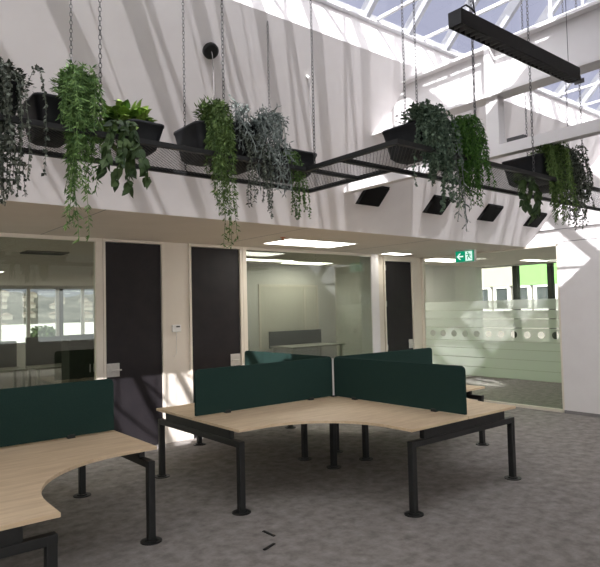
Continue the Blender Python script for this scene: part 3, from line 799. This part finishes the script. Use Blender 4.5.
strip(2.530, 3.575, 2.655, 3.618, 'short black strip on the carpet, nearer the camera')

# ------------------------------------------------------------------ furniture seen through the glass
def office_desk(x0, x1, y, top, label, scr_z, ztop=0.74):
    d = thing('office_desk', label, 'desk', ((x0+x1)/2, y, 0), 'desks in the offices behind glass')
    a = (x1-x0)/2
    boxes('desktop', M['officetop'], [(-a, a, -0.75, 0.0, ztop-0.03, ztop)], d)
    boxes('privacy_screen', M['officedark'], [(-a, a, 0.005, 0.035, ztop-0.05, scr_z)], d)
    for sx in (-a+0.05, a-0.05):
        for sy in (-0.68, -0.05): boxes('leg', M['steel'], [(sx-0.025, sx+0.025, sy-0.025, sy+0.025, 0, ztop-0.03)], d)
office_desk(1.8, 3.05, 12.6, 0.74, 'desk with low dark screen in the left office, at the photo edge', 1.25)
office_desk(3.22, 4.6, 12.6, 0.74, 'desk with wide dark screen below the far windows of the left office', 1.30)
office_desk(7.15, 8.55, 9.75, 0.74, 'desk with dark screen under the blind in the middle office', 1.29, 1.0)
f_ = thing('filing_cabinet', 'dark storage cabinet right behind the left glass beside the first door', 'cabinet', (4.02, 11.4, 0))
boxes('cabinet_body', M['officedark'], [(-0.42, 0.42, -0.22, 0.22, 0.0, 1.35)], f_, 0.004)
for sx in (-0.41, 0.005):
    dd = boxes('cabinet_door', M['officedark'], [(sx, sx+0.40, -0.238, -0.221, 0.05, 1.33)], f_)
    boxes('handle', M['steel'], [(sx+(0.36 if sx < 0 else 0.02), sx+(0.38 if sx < 0 else 0.04), -0.25, -0.238, 0.65, 0.8)], dd)

# ------------------------------------------------------------------ the world outside
struct(boxes('ground', M['asphalt'], [(-150, 160, 20.4, 520, -9.2, -9.0), (13.2, 60, -40, 13.0, -9.2, -9.0)]))
# wooded ridge beyond the left office
def ridge(x, f): return -9 + (27.0 + 2.6*math.sin(x*0.03) + 1.6*math.sin(x*0.075+1))*math.sin(f*PI/2)
bm = bmesh.new(); nx, ny = 110, 14; grid = []
for j in range(ny+1):
    row = []
    for i in range(nx+1):
        x = -80 + i*4.0; f = j/ny
        row.append(bm.verts.new((x, 260 + 220*f, ridge(x, f) + rnd.uniform(-1.2, 1.2)*f)))
    grid.append(row)
for j in range(ny):
    for i in range(nx): bm.faces.new((grid[j][i], grid[j][i+1], grid[j+1][i+1], grid[j+1][i]))
struct(obj('hill', bm, M['hill'], smooth=True))
for i in range(20):
    y = 275 + 26*(i % 5) + rnd.uniform(0, 8); x = y*(0.215 + 0.042*(i//5) + rnd.uniform(0, 0.012)); f = (y-260)/220
    hs = thing('house', 'small pale house on the far wooded hillside', 'house', (x, y, ridge(x, f) - 0.8), 'houses on the far hillside')
    boxes('house_wall', M['house'], [(-2.6, 2.6, -1.8, 1.8, 0, 2.6)], hs)
    bm = bmesh.new(); prism(bm, [(-3.0, 2.6), (3.0, 2.6), (0, 3.9)], 'y', -2.1, 2.1); obj('roof', bm, M['roofh'], hs)
wr = thing('warehouse', 'long low building with bright white roof beyond the office windows', 'building', (20, 62, -9))
boxes('building_wall', M['house'], [(-34, 34, 0, 30, 0, 8.0)], wr)
bm = bmesh.new(); prism(bm, [(-0.5, 8.1), (30.5, 9.2), (30.5, 9.4), (-0.5, 8.3)], 'x', -34.5, 34.5); obj('roof', bm, M['whiteroof'], wr)
wg = thing('annex_building', 'low grey-roofed building just outside the office windows', 'building', (10, 30, -9))
boxes('building_wall', M['house'], [(-18, 18, 0, 9, 0, 8.6)], wg)
boxes('roof', M['greyroof'], [(-18.3, 18.3, -0.3, 9.3, 8.6, 8.9)], wg)
bu = thing('tree', 'small dark tree crown in front of the white roof outside', 'tree', (6.9, 24.5, -9))
bm = bmesh.new(); tube(bm, [(0,0,0), (0.1,0,5), (0,0,10.0)], [0.2, 0.14, 0.05], 8); obj('trunk', bm, M['roofh'], bu)
bm = bmesh.new()
for _ in range(700):
    q = rvec(); b = Vector((0, 0, 9.95)) + Vector((q.x*0.5, q.y*0.5, q.z*0.38))*rnd.uniform(0.5, 1)
    leaf(bm, b, rvec(), rvec(), 0.14, 0.1)
fol(bm, M['vine'], bu)
# neighbouring building beyond the side office
nb = thing('neighbour_building', 'neighbouring facade with lime green and cream cladding over white windows', 'building', (21.0, 0, -9))
boxes('facade', M['house'], [(0.1, 6, 2, 22, 0, 10.8)], nb)
boxes('cladding', M['creamclad'], [(-0.02, 0.1, 12.45, 22, 11.45, 16)], nb)['label'] = 'cream cladding'
boxes('cladding', M['lime'], [(-0.02, 0.1, 2, 12.45, 11.45, 16)], nb)['label'] = 'lime green cladding'
boxes('facade_upper', M['house'], [(0.1, 6, 2, 22, 10.8, 16)], nb)
yy = 3.25
while yy < 21:
    fw = boxes('window', M['plastic'], [(0.0, 0.1, yy, yy+0.10, 10.45, 11.44), (0.0, 0.1, yy+0.62, yy+0.72, 10.45, 11.44), (0.0, 0.1, yy+0.1, yy+0.62, 10.45, 10.58), (0.0, 0.1, yy+0.1, yy+0.62, 11.36, 11.44)], nb)
    boxes('pane', M['darkglass'], [(0.06, 0.09, yy+0.1, yy+0.62, 10.58, 11.36)], fw)
    yy += 0.86

# ------------------------------------------------------------------ light
sd = Vector((0.95, 1.0, -0.853)).normalized()
sun = bpy.data.lights.new('sun', 'SUN'); sun.energy = 10.0; sun.angle = math.radians(0.53); sun.color = (1.0, 0.96, 0.92)
so = bpy.data.objects.new('sun', sun); COL.objects.link(so)
so.rotation_euler = sd.to_track_quat('-Z', 'Y').to_euler(); so.location = (-6, -8, 12)
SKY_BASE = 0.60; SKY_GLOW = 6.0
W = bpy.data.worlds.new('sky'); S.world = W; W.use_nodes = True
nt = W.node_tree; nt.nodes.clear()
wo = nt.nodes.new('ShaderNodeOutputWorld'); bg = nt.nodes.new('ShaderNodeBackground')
# hazy sky: lavender blue overhead and away from the sun, bright white haze around the sun and along the horizon
tcn = nt.nodes.new('ShaderNodeTexCoord')
def vm(op, a, b=None):
    n = nt.nodes.new('ShaderNodeVectorMath'); n.operation = op; nt.links.new(a, n.inputs[0])
    if b is not None: n.inputs[1].default_value = b
    return n
def mm(op, a, b):
    n = nt.nodes.new('ShaderNodeMath'); n.operation = op
    for i, v in enumerate((a, b)):
        if isinstance(v, (int, float)): n.inputs[i].default_value = v
        else: nt.links.new(v, n.inputs[i])
    return n.outputs[0]
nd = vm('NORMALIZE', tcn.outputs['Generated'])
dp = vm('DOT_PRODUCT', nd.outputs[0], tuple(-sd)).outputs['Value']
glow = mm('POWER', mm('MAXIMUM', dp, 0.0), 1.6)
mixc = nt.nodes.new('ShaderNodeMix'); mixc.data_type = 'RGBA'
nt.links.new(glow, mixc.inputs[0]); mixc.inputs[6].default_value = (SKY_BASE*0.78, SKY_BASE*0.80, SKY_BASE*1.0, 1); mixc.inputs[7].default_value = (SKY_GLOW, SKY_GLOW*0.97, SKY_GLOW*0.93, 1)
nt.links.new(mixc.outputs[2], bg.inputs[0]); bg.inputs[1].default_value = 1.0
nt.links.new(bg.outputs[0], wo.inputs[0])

# ------------------------------------------------------------------ camera
f_px = 590.0; yaw = math.radians(39.292); pit = math.radians(2.439); rol = math.radians(-1.3416)
fw = Vector((math.sin(yaw)*math.cos(pit), math.cos(yaw)*math.cos(pit), math.sin(pit)))
rt = Vector((math.cos(yaw), -math.sin(yaw), 0)); up = rt.cross(fw)
r2 = rt*math.cos(rol) + up*math.sin(rol); u2 = -rt*math.sin(rol) + up*math.cos(rol)
cam = bpy.data.cameras.new('camera'); cam.sensor_fit = 'HORIZONTAL'; cam.sensor_width = 36; cam.lens = 36*f_px/600
cam.clip_end = 1000; cam.clip_start = 0.05
co = bpy.data.objects.new('camera', cam); COL.objects.link(co)
co.matrix_world = Matrix(((r2.x, u2.x, -fw.x, 0), (r2.y, u2.y, -fw.y, 0), (r2.z, u2.z, -fw.z, H), (0, 0, 0, 1)))
S.camera = co
S.view_settings.view_transform = 'Standard'; S.view_settings.look = 'None'; S.view_settings.gamma = 1; S.view_settings.use_curve_mapping = False
S.view_settings.exposure = 0.12
